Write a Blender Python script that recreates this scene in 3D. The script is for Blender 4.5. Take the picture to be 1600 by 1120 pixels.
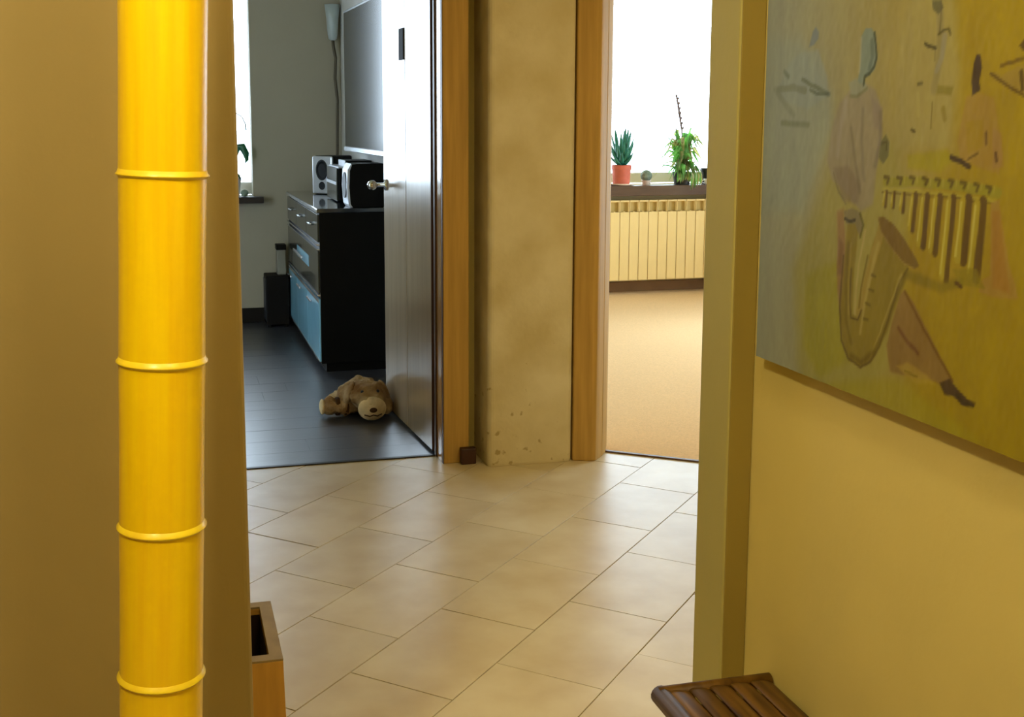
import bpy, bmesh, math, random
import numpy as np
from mathutils import Vector, Matrix, Euler
random.seed(4)
for o in list(bpy.data.objects): bpy.data.objects.remove(o)
S = bpy.context.scene
COL = S.collection

# ------------------------------------------------------------------ house frame
ANG = math.radians(14.5)                      # the house grid is turned 14.5 deg from the view direction
E2 = Vector((math.cos(ANG), math.sin(ANG), 0)); E1 = Vector((-math.sin(ANG), math.cos(ANG), 0))
def W(a, b, z=0.0): return E2*a + E1*b + Vector((0, 0, z))
HM = Matrix.Rotation(ANG, 4, 'Z')

# ------------------------------------------------------------------ camera
cd = bpy.data.cameras.new('camera'); cam = bpy.data.objects.new('camera', cd); COL.objects.link(cam)
FPX = 1850.0
cd.sensor_width = 36.0; cd.sensor_fit = 'HORIZONTAL'; cd.lens = FPX/1600*36
cam.location = (0, 0, 1.38)
cam.rotation_euler = (math.pi/2 - math.atan(270/FPX), 0, 0)
cd.shift_x = (800-740)/1600.0
cd.shift_y = (455-560)/1600.0
cd.clip_start = 0.05
S.camera = cam

# ------------------------------------------------------------------ light
S.view_settings.view_transform = 'Standard'
try: S.view_settings.look = 'None'
except Exception: pass
S.view_settings.gamma = 1.0
S.view_settings.use_curve_mapping = False
S.view_settings.exposure = 0.0

wd = bpy.data.worlds.new('overcast_sky'); S.world = wd; wd.use_nodes = True
bg = wd.node_tree.nodes['Background']
bg.inputs[0].default_value = (0.69, 0.85, 1.0, 1); bg.inputs[1].default_value = 9.8

def portal(a, b, z, w, h, turn=0):
    l = bpy.data.lights.new('window_portal', 'AREA'); l.shape = 'RECTANGLE'; l.size = w; l.size_y = h
    l.cycles.is_portal = True
    o = bpy.data.objects.new('window_portal', l); COL.objects.link(o)
    o.location = W(a, b, z)
    o.rotation_euler = (Matrix.Rotation(ANG - math.radians(turn), 3, 'Z') @ Matrix.Rotation(-math.pi/2, 3, 'X')).to_euler()
    return o
portal(-0.15, 8.36, 1.60, 1.5, 1.5)
portal(3.75, 9.06, 1.62, 2.4, 1.5)
portal(5.50, 6.5, 1.25, 2.7, 2.2, 90)  # serves the added side window

def lamp(name, loc, power, col, r):
    l = bpy.data.lights.new(name, 'POINT'); l.energy = power; l.color = col; l.shadow_soft_size = r
    o = bpy.data.objects.new(name, l); COL.objects.link(o); o.location = loc; return o
lamp('ceiling_lamp', Vector((-0.56, 0.42, 2.30)), 64, (1.0, 0.82, 0.44), 0.08)
lamp('ceiling_lamp', W(0.42, 0.72, 2.32), 22, (1.0, 0.81, 0.46), 0.10)
lamp('hall_fill_light', W(1.75, 2.25, 1.85), 24, (1.0, 0.80, 0.50), 0.08)  # unseen fill lamp, added to brighten the pillar and hall tiles

# ------------------------------------------------------------------ helpers
def link(o, parent=None):
    COL.objects.link(o)
    if parent is not None: o.parent = parent
    return o
def tag(o, label=None, cat=None, group=None, kind=None):
    if label: o['label'] = label
    if cat: o['category'] = cat
    if group: o['group'] = group
    if kind: o['kind'] = kind
    return o
def empty(name, loc, rotz=0.0, label=None, cat=None, group=None):
    o = bpy.data.objects.new(name, None); COL.objects.link(o); o.empty_display_size = 0.05
    o.location = loc; o.rotation_euler = (0, 0, rotz)
    return tag(o, label, cat, group)
def obj(name, bm, mat, parent=None, smooth=False, bevel=0.0, seg=2, loc=None, rot=None):
    bmesh.ops.recalc_face_normals(bm, faces=bm.faces)
    me = bpy.data.meshes.new(name); bm.to_mesh(me); bm.free()
    if smooth:
        for p in me.polygons: p.use_smooth = True
    for m in (mat if isinstance(mat, (list, tuple)) else [mat]): me.materials.append(m)
    o = bpy.data.objects.new(name, me); link(o, parent)
    if loc is not None: o.location = loc
    if rot is not None: o.rotation_euler = rot
    if bevel > 0:
        b = o.modifiers.new('bevel', 'BEVEL'); b.width = bevel; b.segments = seg; b.limit_method = 'ANGLE'; b.angle_limit = math.radians(40)
    return o
def box(bm, x0, x1, y0, y1, z0, z1, mi=0, M=None):
    vs = [Vector((x, y, z)) for z in (z0, z1) for y in (y0, y1) for x in (x0, x1)]
    if M is not None: vs = [M @ v for v in vs]
    v = [bm.verts.new(p) for p in vs]
    for f in ((0,2,3,1), (4,5,7,6), (0,1,5,4), (2,6,7,3), (0,4,6,2), (1,3,7,5)):
        bm.faces.new([v[i] for i in f]).material_index = mi
    return bm
def B(*a, **k): return box(bmesh.new(), *a, **k)
def prism(pts, z0, z1, bm=None):
    bm = bm or bmesh.new()
    lo = [bm.verts.new((p[0], p[1], z0)) for p in pts]; hi = [bm.verts.new((p[0], p[1], z1)) for p in pts]
    n = len(pts)
    bm.faces.new(lo[::-1]); bm.faces.new(hi)
    for i in range(n): bm.faces.new((lo[i], lo[(i+1) % n], hi[(i+1) % n], hi[i]))
    return bm
def lathe(prof, seg=32, bm=None, M=None, cap=True):
    bm = bm or bmesh.new(); rings = []
    for r, z in prof:
        ring = []
        for i in range(seg):
            t = 2*math.pi*i/seg; v = Vector((r*math.cos(t), r*math.sin(t), z))
            ring.append(bm.verts.new(M @ v if M is not None else v))
        rings.append(ring)
    for k in range(len(rings)-1):
        for i in range(seg):
            j = (i+1) % seg
            bm.faces.new((rings[k][i], rings[k][j], rings[k+1][j], rings[k+1][i]))
    if cap:
        if prof[0][0] > 1e-5: bm.faces.new(rings[0][::-1])
        if prof[-1][0] > 1e-5: bm.faces.new(rings[-1])
    return bm
def tube(pts, rad, seg=8, bm=None, flat=1.0, up=None):
    """a tube through pts; rad a number or a list; flat < 1 squashes it (leaves)"""
    bm = bm or bmesh.new(); pts = [Vector(p) for p in pts]; n = len(pts)
    rad = rad if isinstance(rad, (list, tuple)) else [rad]*n
    rings = []
    ref = Vector(up) if up else Vector((0.13, 0.21, 1.0))
    for i, p in enumerate(pts):
        d = (pts[min(i+1, n-1)] - pts[max(i-1, 0)]).normalized()
        s = d.cross(ref)
        if s.length < 1e-4: s = d.cross(Vector((1, 0, 0)))
        s.normalize(); t = s.cross(d).normalized()
        rings.append([bm.verts.new(p + (s*math.cos(2*math.pi*k/seg) + t*flat*math.sin(2*math.pi*k/seg))*rad[i]) for k in range(seg)])
    for a, b in zip(rings, rings[1:]):
        for k in range(seg): bm.faces.new((a[k], a[(k+1) % seg], b[(k+1) % seg], b[k]))
    bm.faces.new(rings[0][::-1]); bm.faces.new(rings[-1])
    return bm
def ball(bm, c, r, M=None, u=16, v=10):
    """ellipsoid; r a triple"""
    r = r if isinstance(r, (list, tuple)) else (r, r, r)
    T = Matrix.Translation(c) @ (M if M is not None else Matrix.Identity(4)) @ Matrix.Diagonal((r[0], r[1], r[2], 1))
    bmesh.ops.create_uvsphere(bm, u_segments=u, v_segments=v, radius=1.0, matrix=T)
    return bm
def Rz(d): return Matrix.Rotation(math.radians(d), 4, 'Z')
def Ry(d): return Matrix.Rotation(math.radians(d), 4, 'Y')
def Rx(d): return Matrix.Rotation(math.radians(d), 4, 'X')

def lin(c):
    return tuple((x/12.92 if x <= 0.04045 else ((x+0.055)/1.055)**2.4) for x in [k/255 for k in c])
def mat(name, col, rough=0.6, metal=0.0, coat=0.0, var=0.06, scale=6.0, stretch=(1, 1, 1), bump=0.0, bscale=40.0, col2=None, spec=0.5, trans=0.0, obj_rand=0.0, detail=4.0, coat_rough=0.05, sub=0.0):
    m = bpy.data.materials.new(name); m.use_nodes = True; nt = m.node_tree; N = nt.nodes; L = nt.links
    p = N['Principled BSDF']
    c = lin(col)
    tc = N.new('ShaderNodeTexCoord'); mp = N.new('ShaderNodeMapping'); L.new(tc.outputs['Object'], mp.inputs[0]); mp.inputs['Scale'].default_value = stretch
    no = N.new('ShaderNodeTexNoise'); no.inputs['Scale'].default_value = scale; no.inputs['Detail'].default_value = detail; L.new(mp.outputs[0], no.inputs['Vector'])
    mx = N.new('ShaderNodeMix'); mx.data_type = 'RGBA'
    ca = lin(col2) if col2 else tuple(x*(1-var*2) for x in c)
    cb = c if col2 else tuple(min(1, x*(1+var*2)) for x in c)
    mx.inputs[6].default_value = (*ca, 1); mx.inputs[7].default_value = (*cb, 1)
    rp = N.new('ShaderNodeMapRange'); rp.inputs[1].default_value = 0.3; rp.inputs[2].default_value = 0.7
    L.new(no.outputs['Fac'], rp.inputs[0]); L.new(rp.outputs[0], mx.inputs[0])
    out = mx.outputs[2]
    if obj_rand > 0:
        oi = N.new('ShaderNodeObjectInfo'); hv = N.new('ShaderNodeHueSaturation')
        r2 = N.new('ShaderNodeMapRange'); r2.inputs[3].default_value = 1-obj_rand; r2.inputs[4].default_value = 1+obj_rand
        L.new(oi.outputs['Random'], r2.inputs[0]); L.new(r2.outputs[0], hv.inputs['Value']); L.new(out, hv.inputs['Color']); out = hv.outputs['Color']
    L.new(out, p.inputs['Base Color'])
    p.inputs['Roughness'].default_value = rough; p.inputs['Metallic'].default_value = metal
    p.inputs['Specular IOR Level'].default_value = spec
    p.inputs['Coat Weight'].default_value = coat; p.inputs['Coat Roughness'].default_value = coat_rough
    p.inputs['Transmission Weight'].default_value = trans
    if sub > 0:
        p.inputs['Subsurface Weight'].default_value = sub; p.inputs['Subsurface Radius'].default_value = (0.02, 0.02, 0.01)
    if bump > 0:
        b2 = N.new('ShaderNodeTexNoise'); b2.inputs['Scale'].default_value = bscale; b2.inputs['Detail'].default_value = 3.0; L.new(mp.outputs[0], b2.inputs['Vector'])
        bn = N.new('ShaderNodeBump'); bn.inputs['Strength'].default_value = bump; bn.inputs['Distance'].default_value = 0.01
        L.new(b2.outputs['Fac'], bn.inputs['Height']); L.new(bn.outputs[0], p.inputs['Normal'])
    return m
def leafy(name, col, var=0.2):
    m = mat(name, col, 0.5, var=var, scale=14); N = m.node_tree.nodes; L = m.node_tree.links
    p = N['Principled BSDF']; src = p.inputs['Base Color'].links[0].from_socket
    t = N.new('ShaderNodeBsdfTranslucent'); L.new(src, t.inputs['Color']); x = N.new('ShaderNodeMixShader'); x.inputs[0].default_value = 0.75
    L.new(p.outputs[0], x.inputs[1]); L.new(t.outputs[0], x.inputs[2]); L.new(x.outputs[0], N['Material Output'].inputs[0]); return m
def glass(name):
    m = bpy.data.materials.new(name); m.use_nodes = True; N = m.node_tree.nodes; L = m.node_tree.links
    N.remove(N['Principled BSDF'])
    t = N.new('ShaderNodeBsdfTransparent'); g = N.new('ShaderNodeBsdfGlossy'); g.inputs['Roughness'].default_value = 0.02
    fr = N.new('ShaderNodeFresnel'); fr.inputs['IOR'].default_value = 1.3
    mx = N.new('ShaderNodeMixShader'); L.new(fr.outputs[0], mx.inputs[0]); L.new(t.outputs[0], mx.inputs[1]); L.new(g.outputs[0], mx.inputs[2])
    L.new(mx.outputs[0], N['Material Output'].inputs[0]); return m

M = {}
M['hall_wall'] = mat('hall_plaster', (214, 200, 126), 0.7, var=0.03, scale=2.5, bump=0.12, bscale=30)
M['pillar'] = mat('worn_plaster', (224, 214, 184), 0.75, var=0.06, scale=5, bump=0.35, bscale=18, col2=(202, 188, 146), detail=6)
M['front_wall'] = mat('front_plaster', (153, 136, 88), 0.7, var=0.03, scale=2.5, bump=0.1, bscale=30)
M['grey_wall'] = mat('grey_plaster', (162, 154, 134), 0.8, var=0.02, scale=2, bump=0.06)
M['white_wall'] = mat('white_plaster', (206, 206, 204), 0.8, var=0.02, scale=2, bump=0.06)
M['cream_wall'] = mat('cream_plaster', (240, 216, 160), 0.8, var=0.02, scale=2, bump=0.06)
M['ceiling'] = mat('ceiling_paint', (190, 178, 140), 0.8, var=0.02)
M['shade_wall'] = mat('brown_back_plaster', (120, 100, 62), 0.8, var=0.03, scale=2)
M['jamb'] = mat('satin_beech_jamb', (196, 152, 100), 0.16, var=0.05, scale=5, stretch=(9, 9, 0.5), coat=0.5, coat_rough=0.1)
M['grout'] = mat('tile_grout', (172, 156, 120), 0.9, var=0.1, scale=30)
M['tile'] = mat('stone_tile', (224, 214, 188), 0.36, var=0.05, scale=5, col2=(206, 190, 156), obj_rand=0.05, bump=0.04, bscale=25)
M['plank'] = mat('dark_laminate', (56, 58, 66), 0.36, var=0.1, scale=4, stretch=(1, 8, 1), spec=1.0, coat=0.5, coat_rough=0.30, obj_rand=0.12, bump=0.06, bscale=14)
M['plank_gap'] = mat('dark_gap', (20, 18, 18), 0.8)
M['carpet'] = mat('tan_carpet', (240, 204, 154), 0.95, var=0.04, scale=120, bump=0.25, bscale=260, spec=0.1)
M['wood'] = mat('beech_veneer', (188, 152, 84), 0.6, var=0.07, scale=5, stretch=(9, 9, 0.5), spec=0.15)
M['wood_edge'] = mat('beech_edge', (84, 58, 40), 0.45, var=0.08, scale=5, stretch=(9, 9, 0.5))
M['door_leaf'] = mat('pale_lacquer', (176, 156, 132), 0.26, var=0.04, scale=3, stretch=(6, 6, 0.5), coat=0.6, coat_rough=0.18, spec=0.8)
M['chrome'] = mat('chrome', (225, 225, 228), 0.14, metal=1.0, var=0.01)
M['dark_metal'] = mat('dark_metal', (52, 50, 50), 0.4, metal=0.6)
M['dark_plate'] = mat('dark_plate', (40, 40, 44), 0.7, spec=0.1)
M['bamboo'] = mat('yellow_bamboo', (255, 222, 12), 0.30, var=0.05, scale=5, stretch=(14, 14, 0.6), col2=(248, 206, 6), coat=0.18, coat_rough=0.25, bump=0.03, bscale=9)
M['bamboo_node'] = mat('bamboo_node', (255, 218, 40), 0.4, var=0.08, scale=20, coat=0.2, coat_rough=0.2)
M['black_lacquer'] = mat('black_lacquer', (9, 9, 8), 0.45, var=0.05, spec=0.15)
M['drawer_front'] = mat('dark_drawer', (38, 42, 40), 0.22, var=0.05, coat=0.4)
M['dresser_top'] = mat('polished_top', (46, 50, 56), 0.10, var=0.03, coat=0.8, spec=0.8)
M['silver'] = mat('silver_trim', (208, 212, 218), 0.25, metal=0.85, var=0.02)
M['silver_plastic'] = mat('silver_plastic', (214, 220, 232), 0.3, metal=0.35, var=0.02, coat=0.3)
M['frosted'] = mat('frosted_blue_glass', (140, 198, 226), 0.22, var=0.05, scale=3, coat=0.3, spec=0.6)
M['cone'] = mat('speaker_cone', (24, 30, 40), 0.5)
M['screen'] = mat('tv_screen', (28, 30, 27), 0.16, var=0.04, scale=1.5, spec=0.3)
M['tv_frame'] = mat('tv_bezel', (40, 40, 38), 0.35)
M['shade'] = mat('frosted_lamp_glass', (214, 226, 226), 0.35, var=0.03, trans=0.45)
M['stem'] = mat('lamp_stem', (74, 66, 50), 0.35, metal=0.5)
M['plush'] = mat('beige_plush', (196, 170, 126), 0.95, var=0.1, scale=9, col2=(120, 86, 52), bump=0.6, bscale=120, spec=0.1)
M['plush_pale'] = mat('pale_plush', (222, 200, 158), 0.95, var=0.12, scale=14, bump=0.6, bscale=140, spec=0.1)
M['plush_dark'] = mat('dark_plush', (70, 48, 30), 0.9, bump=0.4, bscale=120, spec=0.1)
M['sill_brown'] = mat('brown_sill', (92, 70, 54), 0.3, var=0.08, scale=6, stretch=(1, 8, 8), coat=0.3)
M['sill_dark'] = mat('dark_sill', (38, 34, 34), 0.35, var=0.06)
M['pvc'] = mat('white_window_frame', (240, 238, 230), 0.35, var=0.01)
M['pane'] = glass('window_glass')
M['radiator'] = mat('cream_enamel', (246, 218, 148), 0.35, var=0.015, coat=0.2)
M['rad_dark'] = mat('radiator_inside', (196, 170, 100), 0.6)
M['base_dark'] = mat('dark_baseboard', (30, 26, 22), 0.6, var=0.05, spec=0.1)
M['base_brown'] = mat('brown_baseboard', (128, 92, 46), 0.5, var=0.05)
M['terracotta'] = mat('terracotta', (206, 104, 78), 0.65, var=0.06, scale=14)
M['saucer'] = mat('saucer_glaze', (238, 214, 196), 0.35, var=0.02)
M['soil'] = mat('potting_soil', (48, 36, 26), 0.95, bump=0.8, bscale=80)
M['aloe'] = mat('aloe_green', (44, 120, 98), 0.45, var=0.15, scale=20, sub=0.1)
M['leaf'] = leafy('leaf_green', (170, 220, 146))
M['leaf_dry'] = leafy('leaf_olive', (216, 214, 164))
M['leaf_dark'] = mat('orchid_leaf', (18, 92, 56), 0.4, var=0.1)
M['orchid_stem'] = mat('orchid_stem', (110, 140, 122), 0.5)
M['flower_stem'] = mat('dry_stem', (120, 104, 104), 0.7, var=0.2, scale=30)
M['black_pot'] = mat('black_pot', (40, 38, 40), 0.4)
M['white_glaze'] = mat('white_glaze', (240, 240, 240), 0.2, var=0.01)
M['grey_stone'] = mat('grey_cactus', (130, 146, 128), 0.8, var=0.15, scale=30, bump=0.6, bscale=60)
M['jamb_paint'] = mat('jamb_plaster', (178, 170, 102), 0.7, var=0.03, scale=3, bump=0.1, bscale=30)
M['trim_shade'] = mat('painted_trim_shade', (150, 132, 60), 0.7, var=0.03, scale=3, bump=0.1, bscale=30)  # darker olive puts the shade of the jamb's front face into the colour
M['crate'] = mat('pale_plywood', (214, 166, 78), 0.5, var=0.08, scale=5, stretch=(8, 8, 0.6))
M['crate_rim'] = mat('plywood_edge', (160, 140, 94), 0.55, var=0.1, scale=14)
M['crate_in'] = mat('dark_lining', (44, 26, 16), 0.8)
M['bench'] = mat('brown_bench_wood', (120, 88, 34), 0.5, var=0.22, scale=7, stretch=(9, 0.7, 9), col2=(70, 46, 12), obj_rand=0.25, spec=0.3)
M['bench_rail'] = mat('bench_rail_wood', (120, 88, 32), 0.5, var=0.2, scale=6, stretch=(8, 1, 8), col2=(76, 50, 14), spec=0.3)
M['block'] = mat('dark_brown_block', (58, 26, 18), 0.5)
M['box_dark'] = mat('dark_cabinet', (22, 18, 15), 0.6, spec=0.1)
M['box_grey'] = mat('grey_box', (130, 126, 112), 0.5)

def scuffs(m, col, ztop):
    """chips and scuffs with a shape of their own near the foot of a plaster surface"""
    N = m.node_tree.nodes; L = m.node_tree.links; p = N['Principled BSDF']; src = p.inputs['Base Color'].links[0].from_socket
    tc = N.new('ShaderNodeTexCoord'); sx = N.new('ShaderNodeSeparateXYZ'); L.new(tc.outputs['Object'], sx.inputs[0])
    no = N.new('ShaderNodeTexNoise'); no.inputs['Scale'].default_value = 26; no.inputs['Detail'].default_value = 5; L.new(tc.outputs['Object'], no.inputs['Vector'])
    r1 = N.new('ShaderNodeMapRange'); r1.inputs[1].default_value = 0.0; r1.inputs[2].default_value = ztop; r1.inputs[3].default_value = 0.60; r1.inputs[4].default_value = 0.74; L.new(sx.outputs['Z'], r1.inputs[0])
    sb = N.new('ShaderNodeMath'); sb.operation = 'SUBTRACT'; L.new(no.outputs['Fac'], sb.inputs[0]); L.new(r1.outputs[0], sb.inputs[1])
    r2 = N.new('ShaderNodeMapRange'); r2.inputs[1].default_value = 0.0; r2.inputs[2].default_value = 0.05; r2.inputs[4].default_value = 0.75; L.new(sb.outputs[0], r2.inputs[0])
    mx = N.new('ShaderNodeMix'); mx.data_type = 'RGBA'; mx.inputs[7].default_value = (*lin(col), 1); L.new(r2.outputs[0], mx.inputs[0]); L.new(src, mx.inputs[6]); L.new(mx.outputs[2], p.inputs['Base Color'])
scuffs(M['pillar'], (160, 138, 92), 0.7)
# ------------------------------------------------------------------ setting (house frame: a to the right, b deeper)
HR = (0, 0, ANG)
def st(name, bm, m, label, bevel=0.0, cat='structure', parent=None, seg=3):
    o = obj(name, bm, m, parent, bevel=bevel, seg=seg, rot=HR if parent is None else None)
    o['kind'] = 'structure'; o['label'] = label
    return o
ZC = 2.62
DA = Vector((1.73, 4.513)); DB = Vector((2.41, 4.000))               # threshold of the right-hand doorway
dd = (DB-DA).normalized(); dn = Vector((dd.y, -dd.x))                # dn points into the hall
if dn.y > 0: dn = -dn

# hall floor: one slab under tiles laid at an angle, each tile its own piece
fl = st('floor', B(-2.6, 5.4, -1.6, 9.0, -0.16, -0.012), M['grout'], 'grouted slab carrying the pale stone tiles of the hall')
TA = math.radians(29.0)
tu = Vector((math.sin(TA), math.cos(TA))); tv = Vector((math.cos(TA), -math.sin(TA)))    # along a row / across rows (world)
def clip(poly, n, c):
    out = []
    for i in range(len(poly)):
        p, q = poly[i], poly[(i+1) % len(poly)]; dp, dq = p.dot(n)-c, q.dot(n)-c
        if dp <= 0: out.append(p)
        if dp*dq < 0: out.append(p + (q-p)*(dp/(dp-dq)))
    return out
e1 = Vector((E1.x, E1.y)); e2 = Vector((E2.x, E2.y))
def w2(v): return e2*v.x + e1*v.y
DAw = w2(DA); dnw = -(e2*dn.x + e1*dn.y)
TW, TL, G = 0.2972, 0.4485, 0.0032
Minv = Matrix.Rotation(-ANG, 2)
ROW0, JOINT0 = -2.824, 0.067
for r in range(-8, 20):
    v0 = ROW0 + r*TW
    off = JOINT0 if r % 2 == 0 else JOINT0 + TL/2
    for k in range(-8, 12):
        u0 = off + k*TL
        poly = [tu*u + tv*v for u, v in ((u0+G/2, v0+G/2), (u0+TL-G/2, v0+G/2), (u0+TL-G/2, v0+TW-G/2), (u0+G/2, v0+TW-G/2))]
        for n, c in ((e1, 4.632), (-e1, -1.2), (e2, 2.66), (-e2, 1.16), (dnw, DAw.dot(dnw)-0.004)):
            poly = clip(poly, n, c)
            if len(poly) < 3: break
        if len(poly) < 3: continue
        cen = sum(poly, Vector((0, 0)))/len(poly)
        if cen.y < 1.0: continue
        loc = [Minv @ p for p in poly]
        bm = prism([(p.x, p.y) for p in loc], -0.010, random.uniform(-0.0006, 0.0006))
        obj('tile', bm, M['tile'], fl, bevel=0.0004, seg=1)
# left room: dark boards running across
fb = st('floor', B(-2.3, 1.20, 4.645, 8.2, -0.011, -0.0105), M['plank_gap'], 'underlay below the dark laminate boards of the room behind the left doorway')
b0 = 4.645; i = 0
while b0 < 8.1:
    a0 = -2.3 - random.uniform(0, 1.2)
    while a0 < 1.19:
        x0, x1 = max(a0, -2.25), min(a0+1.28, 1.19)
        if x1-x0 > 0.05: obj('plank', B(x0+0.0004, x1-0.0004, b0+0.0004, b0+0.1896, -0.010, random.uniform(-0.0002, 0.0002)), M['plank'], fb, bevel=0.0006, seg=1)
        a0 += 1.28
    b0 += 0.19
st('trim_1', B(0.10, 1.06, 4.628, 4.650, -0.004, 0.005), M['dark_metal'], 'thin dark threshold strip under the left doorway', bevel=0.002)
# right room: tan carpet
cp = [(DA.x, DA.y), (DB.x+0.5, DB.y-0.377), (5.3, 3.5), (5.3, 8.9), (1.3, 8.9), (1.3, 4.7), (1.6, 4.62)]
st('floor', prism(cp, -0.0118, 0.004), M['carpet'], 'tan carpet of the bright room behind the right doorway')

st('ceiling', B(-2.6, 5.4, -1.6, 9.2, ZC, ZC+0.12), M['ceiling'], 'plain pale ceiling above hall and rooms')

# near space
st('wall_right', B(0.98, 1.12, -1.5, 1.96, -0.012, ZC), M['hall_wall'], 'yellow-lit plaster wall on the right carrying the painting', bevel=0.004)
st('wall_back', B(-2.5, 1.12, -1.6, -1.5, -0.012, ZC), M['shade_wall'], 'plaster wall behind the viewer')
st('wall_left', B(-2.5, -2.4, -1.5, 1.85, -0.012, ZC), M['shade_wall'], 'plaster side wall far left of the bamboo pole')
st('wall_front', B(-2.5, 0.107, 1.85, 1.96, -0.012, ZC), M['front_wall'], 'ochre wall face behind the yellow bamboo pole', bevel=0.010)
st('trim_2', B(0.935, 0.99, 1.838, 1.956, -0.012, ZC-0.002), M['jamb_paint'], 'narrow plastered jamb projecting at the end of the right wall', bevel=0.006)
st('trim_6', B(0.9365, 0.979, 1.834, 1.8378, 0.0, 2.12), M['trim_shade'], 'narrow strip on the front of the plastered jamb, coloured dark olive as its shade', bevel=0.001)
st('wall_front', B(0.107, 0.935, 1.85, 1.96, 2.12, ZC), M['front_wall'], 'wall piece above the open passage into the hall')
# hall
st('wall_left', B(-1.28, -1.16, 1.96, 4.6, -0.012, ZC), M['hall_wall'], 'left side wall of the tiled hall')
st('wall_right', B(2.66, 2.78, 1.9, 3.85, -0.012, ZC), M['hall_wall'], 'right side wall of the tiled hall')
st('wall_front', B(1.12, 2.70, 1.85, 1.96, -0.012, ZC), M['hall_wall'], 'hall side wall closing the tiled hall towards the viewer')
st('wall_back', B(-1.28, 0.14, 4.535, 4.655, -0.012, ZC), M['hall_wall'], 'hall wall left of the dark-floored doorway')
st('wall_back', B(0.14, 1.06, 4.535, 4.655, 2.08, ZC), M['hall_wall'], 'lintel wall over the left doorway')
st('wall_back', B(1.06, 1.26, 4.64, 4.72, -0.012, ZC), M['hall_wall'], 'narrow strip of shaded wall between door casing and plaster pillar')
# plaster pillar between the two doorways
pl = prism([(1.203, 4.42), (1.553, 4.42), (1.60, 4.64), (1.60, 4.80), (1.235, 4.80), (1.203, 4.66)], -0.012, ZC)
st('wall_middle', pl, M['pillar'], 'worn plaster pillar between the two doorways', bevel=0.022, seg=4)
st('wall_party', B(1.169, 1.40, 4.70, 8.9, -0.0119, ZC), M['white_wall'], 'white wall between the two rooms behind the doors')
# left doorway: frame and casing
f1 = empty('door_frame', W(0, 0, 0), ANG, 'beech frame around the left doorway with its flat casing', 'door frame'); f1['kind'] = 'structure'
obj('jamb', B(1.040, 1.10, 4.537, 4.650, 0, 2.08), M['jamb'], f1, bevel=0.002)
obj('jamb', B(0.135, 0.157, 4.535, 4.650, 0, 2.08), M['wood'], f1, bevel=0.002)
obj('door_stop', B(1.034, 1.040, 4.618, 4.648, 0, 2.06), M['wood_edge'], f1, bevel=0.002)
obj('casing', B(1.043, 1.148, 4.513, 4.536, 0, 2.15), M['wood'], f1, bevel=0.004)
obj('casing', B(0.05, 0.152, 4.513, 4.536, 0, 2.15), M['wood'], f1, bevel=0.004)
obj('head_casing', B(0.152, 1.043, 4.513, 4.536, 2.06, 2.15), M['wood'], f1, bevel=0.004)
obj('casing_edge', B(1.0405, 1.0428, 4.5125, 4.5345, 0, 2.06), M['wood_edge'], f1)
obj('foot_block', B(1.108, 1.170, 4.478, 4.513, 0.0, 0.066), M['block'], f1, bevel=0.004).__setitem__('label', 'dark brown block at the foot of the casing')
# right doorway: frame
f2 = empty('door_frame', W(0, 0, 0), ANG, 'beech frame around the right doorway beside the plaster pillar', 'door frame'); f2['kind'] = 'structure'
obj('casing', prism([(1.560, 4.424), (1.630, 4.398), (1.650, 4.398), (1.664, 4.412), (1.700, 4.455), (1.62, 4.52), (1.57, 4.50)], 0, 2.15), M['wood'], f2, bevel=0.006)
obj('jamb', prism([(1.690, 4.462), (1.700, 4.4555), (1.735, 4.508), (1.775, 4.60), (1.62, 4.68), (1.60, 4.54)], 0, 2.10), M['wood'], f2, bevel=0.004)
far = [DB, DB+dn*0.13, DB+dd*0.11+dn*0.13, DB+dd*0.11-dn*0.02, DB-dn*0.02]
obj('casing', prism([(p.x, p.y) for p in (DB+dn*0.13, DB+dd*0.1+dn*0.13, DB+dd*0.1+dn*0.11, DB+dn*0.11)], 0, 2.15), M['wood'], f2, bevel=0.004)
obj('jamb', prism([(p.x, p.y) for p in (DB+dn*0.11, DB+dd*0.03+dn*0.11, DB+dd*0.03, DB)], 0, 2.1), M['wood'], f2, bevel=0.003)
st('wall_diagonal', prism([(p.x, p.y) for p in (DB+dd*0.03+dn*0.11, DB+dd*0.5+dn*0.11, DB+dd*0.5-dn*0.02, DB+dd*0.03-dn*0.02)], -0.0119, ZC), M['hall_wall'], 'slanted wall right of the carpeted doorway')
st('wall_diagonal', prism([(p.x, p.y) for p in (DA+dn*0.11-dd*0.05, DB+dd*0.03+dn*0.11, DB+dd*0.03-dn*0.02, DA-dn*0.02-dd*0.05)], 2.10, ZC), M['hall_wall'], 'slanted lintel wall over the carpeted doorway')
st('trim_3', prism([(p.x, p.y) for p in (DA+dn*0.004, DB+dn*0.004, DB-dn*0.016, DA-dn*0.016)], -0.002, 0.007), M['wood_edge'], 'thin brown threshold strip where tile meets tan carpet', bevel=0.002)
# left room shell
FL = 8.115
st('wall_far', B(-2.3, -0.86, FL, FL+0.16, -0.012, ZC), M['grey_wall'], 'grey window wall left of the dark-sill window')
st('wall_far', B(0.563, 1.20, FL, FL+0.16, -0.012, ZC), M['grey_wall'], 'grey wall right of the bright window in the left room')
st('wall_far', B(-0.86, 0.563, FL, FL+0.16, -0.012, 0.860), M['grey_wall'], 'grey wall below the window in the left room')
st('wall_far', B(-0.86, 0.563, FL, FL+0.16, 2.35, ZC), M['grey_wall'], 'grey wall above the window in the left room')
st('wall_side', B(-2.4, -2.3, 4.6, FL+0.16, -0.012, ZC), M['white_wall'], 'far left side wall of the left room')
st('baseboard_far', B(-2.3, 1.169, FL-0.016, FL, 0, 0.10), M['base_dark'], 'dark baseboard along the grey window wall', bevel=0.003)
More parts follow.
